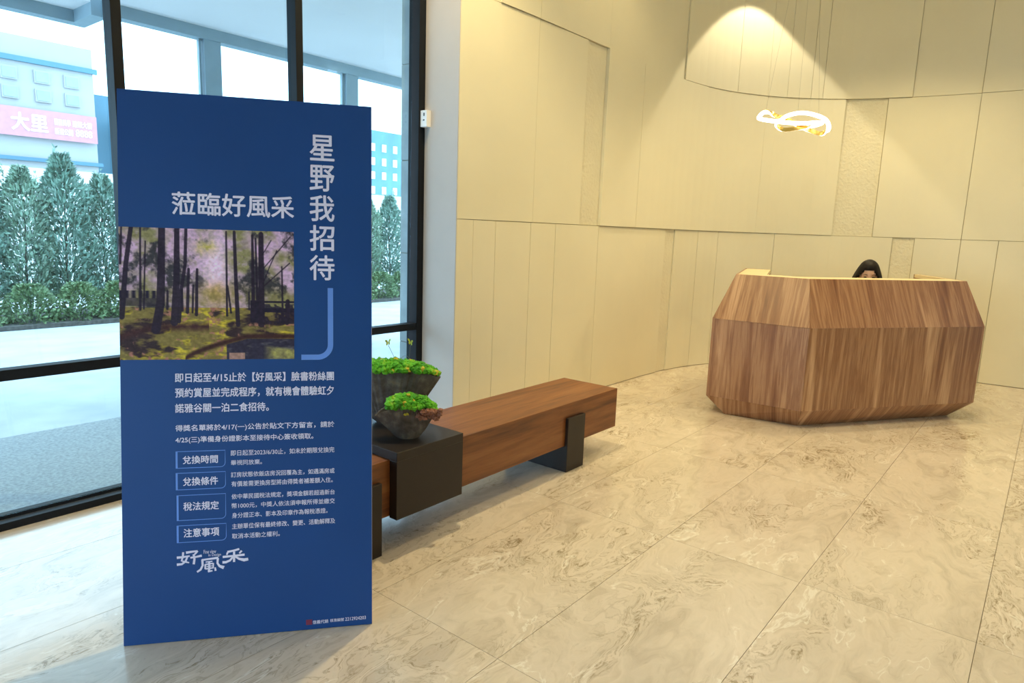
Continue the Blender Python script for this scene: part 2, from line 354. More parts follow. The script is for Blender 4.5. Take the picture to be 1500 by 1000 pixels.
# ------------------------------------------------------------------ outside: hedge row
M_LEAF = [simple('conifer_leaf_a', (.22, .34, .27), .6, nscale=9, namt=.5), simple('conifer_leaf_b', (.27, .38, .28), .6, nscale=9, namt=.5)]  # greens lightened and blued: the haze over the hedge is in the colour
M_SHRUB = simple('shrub_leaf', (.20, .29, .14), .6, nscale=8, namt=.5)
M_BARK = simple('hedge_bark', (.12, .10, .08), .9)
def leaf_cloud(rng, n, zr, rad_f, lw=(.012, .07), upb=.6):
    V = []; Fc = []
    for _ in range(n):
        z = rng.uniform(*zr); R = rad_f((z-zr[0])/(zr[1]-zr[0])); a = rng.uniform(0, 2*math.pi); rr = R*math.sqrt(rng.uniform(.05, 1))
        c = Vector((rr*math.cos(a), rr*math.sin(a), z))
        d = Vector((math.cos(a)*rng.uniform(.1, 1), math.sin(a)*rng.uniform(.1, 1), rng.uniform(-.1, 1)*upb*2)).normalized()
        s = d.cross(Vector((rng.uniform(-1, 1), rng.uniform(-1, 1), rng.uniform(-1, 1)))).normalized()
        l = rng.uniform(.6, 1.3)*lw[1]; w = lw[0]*rng.uniform(.7, 1.4); k = len(V)
        V += [c-d*l*.5, c+s*w, c+d*l*.5, c-s*w]; Fc.append((k, k+1, k+2, k+3))
    return V, Fc
tree_mesh = []
for v in range(3):
    rng = random.Random(50+v); h = 2.02
    tf = leaf_cloud(rng, 4600, (.30, h), lambda t: .36*(1-.18*t)*(1+.12*math.sin(17*t+v))*(1 if t < .72 else max(.10, 1-(t-.72)*2.6)), (.013, .085), .7)
    # lean sprigs at the top
    for q in range(5):
        bx, by, hh = rng.uniform(-.2, .2), rng.uniform(-.2, .2), rng.uniform(1.7, 2.15)
        sv, sf = leaf_cloud(rng, 60, (1.4, hh), lambda t: .07*(1-t*.7), (.010, .06), 1)
        k = len(tf[0]); tf[0].extend([p+Vector((bx, by, 0)) for p in sv]); tf[1].extend([tuple(i+k for i in f) for f in sf])
    me = bpy.data.meshes.new('foliage'); me.from_pydata([tuple(p) for p in tf[0]], [], tf[1]); me.materials.append(M_LEAF[v % 2])
    tv, tfa = tube_mesh([(0, 0, 0), (.02, .01, .6), (-.01, .02, 1.2), (.01, 0, 1.8)], [.022, .018, .012, .005], 6)
    me2 = bpy.data.meshes.new('trunk'); me2.from_pydata([tuple(p) for p in tv], [], tfa); me2.materials.append(M_BARK)
    tree_mesh.append((me, me2))
HY = 10.45
tree_at = [(2.35, 1.0, 'slim conifer at the left picture edge, behind the glass wall'), (2.83, .98, 'second slim conifer from the left, behind the glass wall'), (3.30, 1.08, 'tallest slim conifer left of the blue board, behind the glass'),
           (3.78, .97, 'slim conifer behind the glass, nearest the left edge of the blue board'), (8.42, .94, 'slim conifer seen right of the blue board, beside its edge'), (8.95, .98, 'slim conifer seen through the glass next to the stone pier')]
for k, (x, s, lab) in enumerate(tree_at):
    t = empty('conifer_tree', (x, HY+random.uniform(-.08, .08), -.02), (0, 0, random.uniform(0, 6))); t.scale = (s, s, s); tag(t, lab, 'tree', 'conifers of the hedge row outside')
    link('foliage', tree_mesh[k % 3][0], t); link('trunk', tree_mesh[k % 3][1], t)
for k in range(8):
    x = 4.27+k*.51
    t = empty('conifer_tree', (x, HY, -.02), (0, 0, random.uniform(0, 6))); t.scale = (.98, .98, .98)
    tag(t, 'slim hedge conifer hidden behind the tall blue board', 'tree', 'conifers hidden behind the blue board')
    link('foliage', tree_mesh[(k+1) % 3][0], t); link('trunk', tree_mesh[(k+1) % 3][1], t)
shr = []
for v in range(2):
    rng = random.Random(90+v)
    V, Fc = leaf_cloud(rng, 1700, (0, .52), lambda t: .34*math.sqrt(max(.05, 1-t*t*.9)), (.016, .05), .4)
    me = bpy.data.meshes.new('low_shrub'); me.from_pydata([tuple(p) for p in V], [], Fc); me.materials.append(M_SHRUB); shr.append(me)
for k, (x, lab) in enumerate([(2.15, 'low shrub at the left picture edge in front of the conifers'), (2.7, 'second low shrub from the left, in front of the conifers'), (3.25, 'low yellowish shrub in the middle of the bed left of the board'), (3.75, 'low shrub outside, nearest the left edge of the blue board'),
                              (8.35, 'low shrub outside, beside the right edge of the blue board'), (8.9, 'low shrub outside, next to the stone pier')]):
    o = link('low_shrub', shr[k % 2]); o.location = (x, 9.95, -.02); tag(o, lab, 'shrub', 'low shrubs under the conifers')
for k in range(8):
    o = link('low_shrub', shr[k % 2]); o.location = (4.27+k*.51, 9.95, -.02); tag(o, 'low shrub hidden behind the tall blue board', 'shrub', 'low shrubs hidden behind the blue board')
tag(box('planting_bed', (-3, 9.6, -.022), (14, 11.0, .03), simple('soil', (.10, .09, .08), .95, nscale=20, namt=.4)), kind='structure')
# ------------------------------------------------------------------ outside: buildings
M_BW = simple('pale_facade', (.40, .38, .37), .7, nscale=.5, namt=.08)
M_BW2 = simple('facade_window', (.30, .36, .39), .3)
M_BB = simple('bluish_tower_facade', (.09, .20, .27), .6, nscale=.4, namt=.15)
M_SIGNR = simple('overexposed_red_cloth', (.56, .25, .30), .7)  # red paled in the colour itself for the overexposed, hazy view outside
M_SIGNW = simple('banner_white_print', (.90, .90, .88), .7)
def text_mesh(body, bold=0.0):
    cu = bpy.data.curves.new('txt', 'FONT'); cu.body = body; cu.size = 1.0; cu.offset = bold; cu.resolution_u = 3
    o = bpy.data.objects.new('txt', cu); COL.objects.link(o)
    dg = bpy.context.evaluated_depsgraph_get(); me = bpy.data.meshes.new_from_object(o.evaluated_get(dg))
    bpy.data.objects.remove(o); bpy.data.curves.remove(cu)
    return me
def fit_text(body, u0, u1, v0, v1, bold=0.0):
    """flat lettering as (verts, faces) fitted to the box"""
    me = text_mesh(body, 0)
    co = np.array([v.co[:] for v in me.vertices]); fs = [tuple(p.vertices) for p in me.polygons]
    bpy.data.meshes.remove(me)
    lo, hi = co.min(0), co.max(0); d = bold*(v1-v0)      # heavier weight: the same outline struck again, a hair apart
    x = u0+d+(co[:, 0]-lo[0])/(hi[0]-lo[0])*(u1-u0-2*d); y = v0+d+(co[:, 1]-lo[1])/(hi[1]-lo[1])*(v1-v0-2*d)
    P = []; Fs = []
    for q, (ax, ay) in enumerate(((-1, 0), (1, 0), (0, 1), (0, -1)) if bold > 0 else ((0, 0),)):
        k = len(P); P += list(zip(x+ax*d, y+ay*d, x*0+q)); Fs += [tuple(i+k for i in f) for f in fs]
    return P, Fs
b = empty('banner_building', (7, 26, 0)); tag(b, 'pale low building with a red banner, beyond the hedge at left', 'building')
o7 = (7, 26, 0)
box('facade', (0, 25, 0), (9.0, 33, 6.6), M_BW, b, o7)
box('recessed_bay', (9.0, 26.0, 0), (9.95, 32, 5.4), M_BB, b, o7)
box('facade', (9.95, 25.2, 0), (13.5, 33, 4.6), M_BW, b, o7)
for x in (6.5, 7.35, 8.15):
    for z in (4.75, 5.3): 
        fr = box('window', (x, 24.93, z), (x+.42, 25.0, z+.38), M_BW, b, o7)
        box('pane', (x+.04, 24.91, z+.04), (x+.38, 24.93, z+.34), M_BW2, fr, (0, 0, 0)).location = (-7, -26, 0)
box('ledge', (0, 24.85, 2.95), (9.1, 25.0, 3.06), M_BB, b, o7)
box('parapet', (0, 24.9, 5.85), (9.1, 25.0, 6.0), M_BB, b, o7)
sg = empty('shop_banner', (7.65, 24.8, 4.05)); tag(sg, 'long red banner, paled by overexposure, with white characters on the pale building', 'sign')
box('banner_cloth', (5.2, 24.79, 3.66), (8.95, 24.82, 4.50), M_SIGNR, sg, (7.65, 24.8, 4.05))
for txt, x0, x1, z0, z1, bo in (('大里', 6.62, 7.58, 3.82, 4.36, .03), ('藝術美學', 7.75, 8.2, 4.1, 4.3, .02), ('建築大樓', 8.25, 8.8, 4.1, 4.3, .02), ('新案公開', 7.75, 8.25, 3.82, 4.02, .02), ('8888', 8.32, 8.8, 3.82, 4.04, .03)):
    P, Fs = fit_text(txt, x0, x1, z0, z1, bo)
    mesh('lettering', [(x, 24.785-q*.004, z) for x, z, q in P], Fs, M_SIGNW, sg, origin=(7.65, 24.8, 4.05))
b = empty('tower_building', (50, 60, 0)); tag(b, 'bluish high-rise seen between the blue board and the stone pier', 'building'); ot = (50, 60, 0)
box('facade', (44, 60, 0), (60, 75, 11.6), M_BB, b, ot)
for x in (48.8, 50.4, 52.0, 53.6):
    for z in (4.8, 6.4, 7.9, 9.4):
        box('window', (x, 59.9, z), (x+.55, 60, z+.8), M_SIGNW, b, ot)
tag(box('garden_wall', (-6, 14, -.1), (30, 14.2, 2.15), M_SIGNW), kind='structure')

# ------------------------------------------------------------------ bench
bo = (2.42, 2.28, 0)
bench = empty('bench', bo); tag(bench, 'long thick wooden bench on two dark metal legs beside the window', 'bench')
def grain_box(name, lo, hi, mat, parent, origin, bev):
    return box(name, lo, hi, mat, parent, origin, bev)
grain_box('seat', (1.16, 2.078, .155), (3.68, 2.492, .405), M_BENCH, bench, bo, .0025)
for x in (1.556, 3.105):
    bm = bmesh.new()
    x0, x1 = x-bo[0], x+.178-bo[0]
    bbox(bm, (x0, 2.057-bo[1], 0), (x1, 2.513-bo[1], .153), .0015, 1)
    bbox(bm, (x0, 2.057-bo[1], .150), (x1, 2.077-bo[1], .322), .0015, 1)
    bbox(bm, (x0, 2.493-bo[1], .150), (x1, 2.513-bo[1], .322), .0015, 1)
    from_bm('leg', bm, M_BRONZE, bench)
sb = (1.99, 2.285, .405)
sad = empty('saddle_table', sb); tag(sad, 'dark bronze box-shaped side table straddling the bench, under the mossy pots', 'table')
box('top_plate', (1.79, 2.03, .4065), (2.192, 2.54, .446), M_BRONZE, sad, sb, .0012, 1)
box('front_plate', (1.79, 2.03, .148), (2.192, 2.0765, .4064), M_BRONZE, sad, sb, .0012, 1)
box('rear_plate', (1.79, 2.4935, .148), (2.192, 2.54, .4064), M_BRONZE, sad, sb, .0012, 1)

# ------------------------------------------------------------------ mossy vessels
def stone_mat():
    mt, nt, bb = new_mat('ribbed_dark_clay'); L = nt.links
    tc = N(nt, 'ShaderNodeTexCoord'); n = N(nt, 'ShaderNodeTexNoise', Scale=16.0, Detail=6.0, Roughness=.6); L.new(tc.outputs['Object'], n.inputs['Vector'])
    r = ramp(nt, n.outputs['Fac'], [(.3, (.045, .037, .032)), (.5, (.12, .10, .088)), (.62, (.21, .18, .155)), (.75, (.27, .17, .06))])
    L.new(r.outputs[0], bb.inputs['Base Color']); bb.inputs['Roughness'].default_value = .7; return mt
M_CLAY = stone_mat()
def moss_mat(name, stops):
    mt, nt, bb = new_mat(name); L = nt.links
    tc = N(nt, 'ShaderNodeTexCoord'); n = N(nt, 'ShaderNodeTexNoise', Scale=22.0, Detail=3.0); L.new(tc.outputs['Object'], n.inputs['Vector'])
    r = ramp(nt, n.outputs['Fac'], stops); L.new(r.outputs[0], bb.inputs['Base Color']); bb.inputs['Roughness'].default_value = .8
    n2 = N(nt, 'ShaderNodeTexNoise', Scale=260.0, Detail=3.0); L.new(tc.outputs['Object'], n2.inputs['Vector'])
    bp = N(nt, 'ShaderNodeBump', Strength=.8, Distance=.004); L.new(n2.outputs['Fac'], bp.inputs['Height']); L.new(bp.outputs[0], bb.inputs['Normal']); return mt
M_MOSS = moss_mat('bright_moss', [(.30, (.03, .16, .008)), (.45, (.07, .36, .012)), (.60, (.14, .52, .02)), (.72, (.34, .52, .03))])
M_YMOSS = moss_mat('yellow_lichen', [(.3, (.50, .42, .04)), (.7, (.72, .58, .06))])
M_LICHEN = moss_mat('brown_lichen', [(.35, (.13, .05, .03)), (.6, (.30, .13, .085))])
M_CORK = moss_mat('orange_bark', [(.35, (.36, .14, .05)), (.6, (.58, .27, .11))])
def vessel(name, loc, rot, label, w0, w1, d0, d1, h, lip, left_bias):
    """fan-shaped ribbed pot: w0/w1 half widths, d0/d1 half depths; lip curls the fan ends"""
    root = empty(name, loc, (0, 0, rot)); tag(root, label, 'planter')
    nseg, nz = 264, 12; V = []; Fc = []
    def P(a, t, inner=0):
        e = t**.75
        w = w0+(w1-w0)*e-inner; d = d0+(d1-d0)*(t**.9)-inner
        ca, sa = math.cos(a), math.sin(a)
        rib = 1+(.030*math.sin(44*a) if not inner else 0)*(.3+.7*t)
        x = w*abs(ca)**.8*math.copysign(1, ca)*rib; y = d*abs(sa)**.9*math.copysign(1, sa)*rib
        x += left_bias*(t**1.6)*(1 if x < 0 else .3)*abs(ca)
        z = h*t - lip*(abs(ca)**3)*t
        return (x, y, z)
    for k in range(nz+1):
        for j in range(nseg): V.append(P(2*math.pi*j/nseg, k/nz))
    for k in range(nz+1):                       # inner skin
        for j in range(nseg): V.append(P(2*math.pi*j/nseg, max(.12, 1-k/nz*.9), .006))
    tot = 2*(nz+1)
    for k in range(tot-1):
        for j in range(nseg):
            j2 = (j+1) % nseg; Fc.append((k*nseg+j, k*nseg+j2, (k+1)*nseg+j2, (k+1)*nseg+j))
    Fc.append(tuple(range(nseg))[::-1]); Fc.append(tuple((tot-1)*nseg+j for j in range(nseg)))
    me = bpy.data.meshes.new('pot'); me.from_pydata(V, [], Fc); me.materials.append(M_CLAY); link('pot', me, root)
    bm = bmesh.new(); bmesh.ops.create_cone(bm, cap_ends=True, segments=24, radius1=w0*.95, radius2=w0*.9, depth=.006)
    for v in bm.verts: v.co.y *= d0/w0; v.co.z += .001
    from_bm('foot', bm, M_BRONZE, root)
    return root
def lumps(name, root, centres, mat, seed, sub=1, jitter=.35):
    rng = random.Random(seed); bm = bmesh.new()
    for (c, r) in centres:
        g = bmesh.ops.create_icosphere(bm, subdivisions=sub, radius=r)
        for v in g['verts']:
            v.co *= 1+rng.uniform(-jitter, jitter); v.co.z *= .85; v.co += Vector(c)
    o = from_bm(name, bm, mat, root, smooth=False); return o
def moss_bed(root, hw, hd, z, lip, n, seed, bias, top, xr=(-1, 1)):
    rng = random.Random(seed); cs = []; ys = []
    while len(cs) < n:
        x, y = rng.uniform(*xr), rng.uniform(-1, 1)
        if x*x+y*y > 1: continue
        e = 1-.75*(abs(x)**2.6); X = x*hw+(bias if x < 0 else bias*.3)*abs(x); zz = z-lip*abs(x)**3+top*e*math.sqrt(max(0, 1-y*y))*rng.uniform(.5, 1)
        ((ys if (math.sin(x*11+seed)*math.sin(y*5+x*7) > .80 and rng.random() < .6) else cs)).append(((X, y*hd, zz), rng.uniform(.008, .017)))
    lumps('moss', root, cs, M_MOSS, seed, 1)['kind'] = 'stuff'
    o = lumps('yellow_moss', root, ys, M_YMOSS, seed+1, 1); o['kind'] = 'stuff'; o['label'] = 'bright yellow tufts'
VR = math.atan2(-.78, .627)
pot1 = vessel('moss_planter', (1.966, 2.158, .4465), VR+.16, 'small fan-shaped dark clay pot with moss and brown lichen, in front', .042, .118, .026, .048, .145, .045, -.028)
moss_bed(pot1, .132, .057, .140, .035, 560, 3, -.004, .056, (-.66, 1))
rng = random.Random(5)
lumps('brown_lichen', pot1, [((.045+.095*rng.random(), -.045-.02*rng.random(), .105+.035*rng.random()), rng.uniform(.008, .014)) for _ in range(90)], M_LICHEN, 6, 1, .45)['kind'] = 'stuff'
lumps('yellow_lichen', pot1, [((-.005, -.052, .122), .008), ((-.014, -.052, .119), .007), ((.002, -.02, .20), .010), ((-.02, -.015, .188), .009), ((-.028, -.01, .181), .008)], M_YMOSS, 8, 1, .4)['kind'] = 'stuff'
pot2 = vessel('moss_planter', (2.07, 2.40, .4465), VR+.05, 'large fan-shaped ribbed clay pot with a long moss bed, behind', .060, .235, .034, .062, .262, .035, 0.0)
moss_bed(pot2, .232, .074, .252, .02, 950, 13, 0, .052, (-.62, 1))
rng = random.Random(15)
lumps('orange_bark', pot2, [((-.185+.05*rng.random(), -.03+.05*rng.random(), .235+.06*rng.random()), rng.uniform(.014, .022)) for _ in range(60)], M_CORK, 16, 1, .3)['kind'] = 'stuff'
M_WIRE = simple('thin_wire', (.12, .14, .10), .5, metal=.5); M_BFLY = simple('butterfly_wing', (.55, .62, .06), .6, nscale=60, namt=.3)
def wing_mesh(root, c, s, tilt):
    V = []; Fc = []
    for sx in (-1, 1):
        k = len(V)
        for (x, z) in ((0, 0), (.35, .75), (1.0, 1.0), (1.1, .55), (.6, .1), (.75, -.35), (.45, -.8), (.1, -.5)):
            V.append(Vector(c)+Vector((sx*x*s*.72, -abs(x)*s*.5, z*s+sx*tilt*x*s)))
        Fc.append(tuple(range(k, k+8)) if sx > 0 else tuple(range(k+7, k-1, -1)))
    me = bpy.data.meshes.new('butterfly'); me.from_pydata([tuple(v) for v in V], [], Fc); me.materials.append(M_BFLY); o = link('butterfly', me, root)
    o['label'] = 'yellow-green paper butterfly on a wire'
for (x, z, s, t) in ((-.010, .388, .017, .2), (.095, .392, .016, -.3)):
    V, Fc = tube_mesh([(x*.4+.03, 0, .22), (x*.6+.03, .012, .30), (x, 0, z-.012)], .0009, 5); mesh('wire', V, Fc, M_WIRE, pot2); wing_mesh(pot2, (x, -.002, z), s, t)
V, Fc = tube_mesh([(.07+.032*math.cos(a), .01, .262+.062*math.sin(a)) for a in np.linspace(0, math.pi, 15)], .0009, 5); mesh('wire', V, Fc, M_WIRE, pot2)
V, Fc = tube_mesh([(.06, .01, .26), (.0, .0, .285), (-.045, 0, .305)], .0008, 5); mesh('wire', V, Fc, M_WIRE, pot2)
lumps('wire_bead', pot2, [((-.046, 0, .306), .005)], M_WIRE, 3, 2, .05)

# ------------------------------------------------------------------ poster board
PW, PH = .7912, 1.793
e_ = Vector((.618, -.494, 0)).normalized(); upv = Vector((.0860812, .1076887, .990451)); upv = (upv-e_*upv.dot(e_)).normalized(); nz_ = e_.cross(upv)
poster = empty('promotional_board', (.771, 2.193, .0)); poster.rotation_mode = 'QUATERNION'
poster.rotation_quaternion = Matrix((e_, upv, nz_)).transposed().to_quaternion(); poster.location = Vector((.771, 2.193, 0))+Vector((0, 0, .002))
tag(poster, 'tall dark blue standing board with white Chinese text and forest photo', 'sign')
M_BLUE = simple('blue_print', (.008, .058, .235), .45, nscale=2.0, namt=.05, spec=.3)
M_FOAM = simple('foam_board_edge', (.55, .5, .5), .6)
M_INK = simple('pale_pink_ink', (.80, .76, .98), .5); M_LBLUE = simple('light_blue_print', (.13, .29, .80), .5); M_RED = simple('dark_red_print', (.20, .02, .06), .5)
box('foam_core', (0, 0, -.010), (PW, PH, -.0012), M_FOAM, poster)
box('blue_face', (0.0004, 0, -.0012), (PW-.0012, PH, 0), M_BLUE, poster)
TXT = [('headline_lettering', .0009, [('星', .5869, .668, 1.6001, 1.6863), ('野', .5865, .6675, 1.4973, 1.5858), ('我', .5861, .6675, 1.3963, 1.4847), ('招', .5857, .667, 1.2966, 1.3839), ('待', .5853, .667, 1.1976, 1.2828)], .014),
 ('subtitle_lettering', .0009, [('蒞臨好風采', .1578, .5365, 1.4017, 1.4764)], .016),
 ('body_lettering', .0009, [('即日起至4/15止於【好風采】臉書粉絲團', .162, .664, .8565, .8877), ('預約賞屋並完成程序，就有機會體驗虹夕', .1619, .6635, .8062, .8386), ('諾雅谷關一泊二食招待。', .1615, .4525, .7569, .7871)], .018),
 ('body_lettering', .0009, [('得獎名單將於4/17(一)公告於貼文下方留言，請於', .1618, .665, .693, .717), ('4/25(三)準備身份證影本至接待中心簽收領取。', .1615, .5955, .6549, .6784)], .014),
 ('box_lettering', .0009, [('兌換時間', .1828, .291, .5876, .6147)], .018), ('box_lettering', .0009, [('兌換條件', .1829, .291, .5154, .5436)], .018),
 ('box_lettering', .0009, [('稅法規定', .1836, .293, .4328, .4615)], .018), ('box_lettering', .0009, [('注意事項', .1834, .2935, .3443, .3738)], .018),
 ('small_lettering', .0009, [('即日起至2023/6/30止，如未於期限兌換完', .3308, .6645, .6089, .6284), ('畢視同放棄。', .3312, .4295, .578, .5952)], .009),
 ('small_lettering', .0009, [('訂房狀態依飯店房況回覆為主，如遇滿房或', .3313, .665, .5368, .5551), ('有價差需更換房型將由得獎者補差額入住。', .3321, .659, .5058, .5242)], .009),
 ('small_lettering', .0009, [('依中華民國稅法規定，獎項金額若超過新台', .3325, .6655, .4634, .4817), ('幣1000元，中獎人依法須申報所得並繳交', .3327, .6655, .4323, .4507), ('身分證正本、影本及印章作為報稅憑證。', .3331, .6415, .4001, .4185)], .009),
 ('small_lettering', .0009, [('主辦單位保有最終修改、變更、活動解釋及', .3332, .6665, .3633, .3817), ('取消本活動之權利。', .333, .485, .3304, .3483)], .009),
 ('logo_script', .0009, [('Fine view', .2446, .283, .2866, .2992), ('in Design', .2592, .298, .2741, .2856)], 0.0),
 ('footer_lettering', .0009, [('信義代銷', .5912, .6425, .0175, .0307), ('核准編號', .6487, .695, .0192, .0309), ('2212924203', .6991, .7695, .0193, .0311)], .012)]
def flat_part(name, items, mat, z, bold):
    V = []; Fc = []
    for (s, u0, u1, v0, v1) in items:
        P, Fs = fit_text(s, u0, u1, v0, v1, bold); k = len(V); V += [(x, y, z+q*.0001) for x, y, q in P]; Fc += [tuple(i+k for i in f) for f in Fs]
    return mesh(name, V, Fc, mat, poster)
for nm, z, items, bold in TXT: flat_part(nm, items, M_INK, z, bold)
# brush-style logo drawn as flat strokes with tapered ends (three characters, middle one lower)
def stroke(V, Fc, pts, w, z=.0010):
    P = [Vector((p[0], p[1], 0)) for p in pts]; k = len(V); n = len(P)
    if not hasattr(w, '__len__'): w = [w]*n
    for i in range(n):
        t = (P[min(i+1, n-1)]-P[max(i-1, 0)]).normalized(); q = Vector((-t.y, t.x, 0))*w[i]/2
        V += [(P[i].x+q.x, P[i].y+q.y, z), (P[i].x-q.x, P[i].y-q.y, z)]
    for i in range(n-1): Fc.append((k+2*i, k+2*i+1, k+2*i+3, k+2*i+2))
LU0, LV0, LK = .143, .330, .000190     # logo crop pixels -> board metres
def lg(x, y): return (LU0+x*.0001833, LV0-y*.000197-x*.0000063)
V, Fc = [], []; zc = [.0010]
for pts, w in (([(105, 255), (200, 248), (320, 232)], [44, 36, 26]), ([(212, 165), (205, 240), (185, 310), (250, 330), (310, 345)], [34, 34, 32, 30, 20]), ([(285, 235), (250, 320), (190, 365), (105, 372)], [28, 34, 38, 44]),
               ([(258, 175), (350, 162), (452, 152)], [44, 36, 30]), ([(452, 150), (415, 195), (380, 225)], [34, 30, 22]), ([(385, 205), (398, 290), (385, 375)], [36, 36, 38]), ([(330, 262), (420, 252), (522, 232)], [34, 32, 40]),
               ([(520, 308), (640, 295), (800, 278)], [34, 32, 40]), ([(530, 300), (535, 400), (500, 470), (440, 508)], [36, 36, 36, 34]), ([(792, 285), (785, 370), (820, 420), (895, 450)], [38, 34, 42, 60]),
               ([(585, 345), (700, 335)], [22, 20]), ([(580, 380), (578, 465)], [28, 28]), ([(580, 385), (715, 370)], [26, 24]), ([(715, 365), (712, 455)], [24, 22]), ([(645, 340), (645, 440), (640, 510)], [34, 36, 40]), ([(580, 462), (720, 445)], [24, 24]), ([(625, 508), (700, 495)], [30, 26]), ([(745, 440), (752, 500)], [26, 32]), ([(600, 422), (700, 412)], [16, 14]),
               ([(955, 185), (1060, 165), (1160, 140)], [40, 34, 36]), ([(960, 190), (945, 235)], [32, 26]), ([(1200, 170), (1160, 215)], [34, 26]), ([(875, 268), (1060, 255), (1250, 240)], [40, 34, 40]), ([(1070, 180), (1070, 270), (1068, 360)], [36, 36, 38]),
               ([(1050, 270), (1000, 330), (930, 358), (870, 360)], [30, 38, 42, 46]), ([(1090, 270), (1160, 310), (1240, 330), (1312, 318)], [28, 40, 56, 50])):
    zc[0] += .00001; w2 = [q*LK for q in (w if hasattr(w, '__len__') else [w])]
    stroke(V, Fc, [lg(*p) for p in pts], w2, zc[0])
mesh('logo_lettering', V, Fc, M_INK, poster)
# framed headings
def heading_frame(u0, u1, v0, v1):
    V, Fc = [], []; c = .014
    stroke(V, Fc, [(u0+.003, v0-.001), (u0+.003, v1+.001)], .0062, .0008)
    loop = [(u0, v1), (u1, v1), (u1, v0+c)]+[(u1-c+c*math.cos(a), v0+c-c*math.sin(a)) for a in np.linspace(0, math.pi/2, 7)[1:]]+[(u0, v0)]
    stroke(V, Fc, loop, .0020, .0008)
    mesh('heading_frame', V, Fc, M_LBLUE, poster)
for a in ((.1617, .3135, .5748, .6294), (.1614, .314, .5034, .5581), (.1633, .314, .4018, .4843), (.1627, .315, .3285, .3842)): heading_frame(*a)
V, Fc = [], []; c = .042
stroke(V, Fc, [(.6530, 1.1717), (.6530, .9365+c)]+[(.6530-c+c*math.cos(a), .9365+c-c*math.sin(a)) for a in np.linspace(0, math.pi/2, 12)[1:]]+[(.5574, .9365)], .018, .0008)
mesh('hook_mark', V, Fc, M_LBLUE, poster)
V, Fc = [], []; stroke(V, Fc, [(.569, .0255), (.589, .0255)], .018, .0008); mesh('red_square_mark', V, Fc, M_RED, poster)
# printed photo of a wood (flat print, colours per vertex)
def vnoise(nx, ny, fx, fy, seed, octs=4):
    rg = np.random.RandomState(seed); out = np.zeros((ny, nx)); amp = 1; tot = 0
    for o in range(octs):
        gx, gy = int(fx*2**o)+2, int(fy*2**o)+2; g = rg.rand(gy+1, gx+1)
        xs_ = np.linspace(0, gx-1.001, nx); ys_ = np.linspace(0, gy-1.001, ny); xi = xs_.astype(int); yi = ys_.astype(int)
        tx = xs_-xi; ty = (ys_-yi)[:, None]; tx = tx*tx*(3-2*tx); ty = ty*ty*(3-2*ty)
        a = g[np.ix_(yi, xi)]; b_ = g[np.ix_(yi, xi+1)]; c_ = g[np.ix_(yi+1, xi)]; d_ = g[np.ix_(yi+1, xi+1)]
        out += amp*((a*(1-tx)+b_*tx)*(1-ty)+(c_*(1-tx)+d_*tx)*ty); tot += amp; amp *= .62
    return out/tot
NX, NY = 330, 250
X = np.linspace(50, 1230, NX)[None, :].repeat(NY, 0); Y = np.linspace(57, 943, NY)[:, None].repeat(NX, 1)
n1 = vnoise(NX, NY, 8, 6, 1, 6); n2 = vnoise(NX, NY, 30, 22, 2, 4); n3 = vnoise(NX, NY, 5, 4, 3, 4); n4 = vnoise(NX, NY, 9, 24, 4, 4); n5 = vnoise(NX, NY, 60, 60, 9, 2)
def mixc(a, b_, t): t = np.clip(t, 0, 1)[..., None]; return a*(1-t)+b_*t
C = np.array
img = np.ones((NY, NX, 3))*C([178, 158, 170.])
img = mixc(img, C([128, 128, 88.]), (n3-.45)*6)
img = mixc(img, C([66, 66, 66.]), (n1-.50)*9)
img = mixc(img, C([150, 140, 130.]), (n2-.55)*5)
img = mixc(img, C([214, 196, 205.]), np.exp(-((X-690)/80)**2-((Y-300)/190)**2)*1.0)
img = mixc(img, C([176, 150, 96.]), np.exp(-((X-690)/110)**2-((Y-500)/75)**2)*1.1*(n2+.4))
img = mixc(img, C([120, 118, 70.]), np.exp(-((Y-520)/60)**2)*n2)
img = mixc(img, C([170, 165, 80.]), np.exp(-((X-620)/70)**2-((Y-180)/50)**2)*1.3*n2)
gr = (Y > 590+14*(n1-.5)); g = np.ones_like(img)*C([120, 112, 66.]); g = mixc(g, C([176, 166, 62.]), (n4-.47)*8); g = mixc(g, C([62, 52, 52.]), (n3*.5+n4*.5-.50)*10); g = mixc(g, C([150, 112, 92.]), (n2-.56)*6*(n4 > .45))
img[gr] = g[gr]
band = np.abs(Y-(800-(X-60)*.18-30*np.sin(X/160))); img = mixc(img, C([70, 50, 48.]), (1-band/42)*(X < 640)*(.5+n2))
cv = 940-np.clip((X-480)/420, 0, 1)**.7*155; bank = np.abs(Y-cv); img = mixc(img, C([66, 48, 44.]), (1-bank/26)*(X > 480)*1.4)
pond = (Y > cv+18) & (X > 760); pc = mixc(np.ones_like(img)*C([58, 56, 66.]), C([96, 96, 92.]), (n4-.5)*5); img[pond] = pc[pond]
img = mixc(img, C([170, 140, 116.]), ((X > 775) & (X < 885) & (Y > 900))*(.8)); img = mixc(img, C([160, 160, 90.]), np.clip((X-1010)/80, 0, 1)*np.clip((Y-870+(1230-X)*.15)/20, 0, 1)*(n2+.2))
img = mixc(img, C([48, 44, 56.]), ((X < 292) & (Y > 478) & (Y < 582))*(.6+.5*np.sin(X/7)*(Y < 530)))
img = mixc(img, C([46, 42, 54.]), (X > 1012)*((np.abs(Y-546) < 8)*1.+(np.abs(Y-604) < 14)*1.+((Y > 560) & (Y < 700) & (n2 > .48))*.8))
img = mixc(img, C([48, 44, 54.]), ((X > 925) & (X < 1020) & (Y > 535) & (Y < 690))*1.)
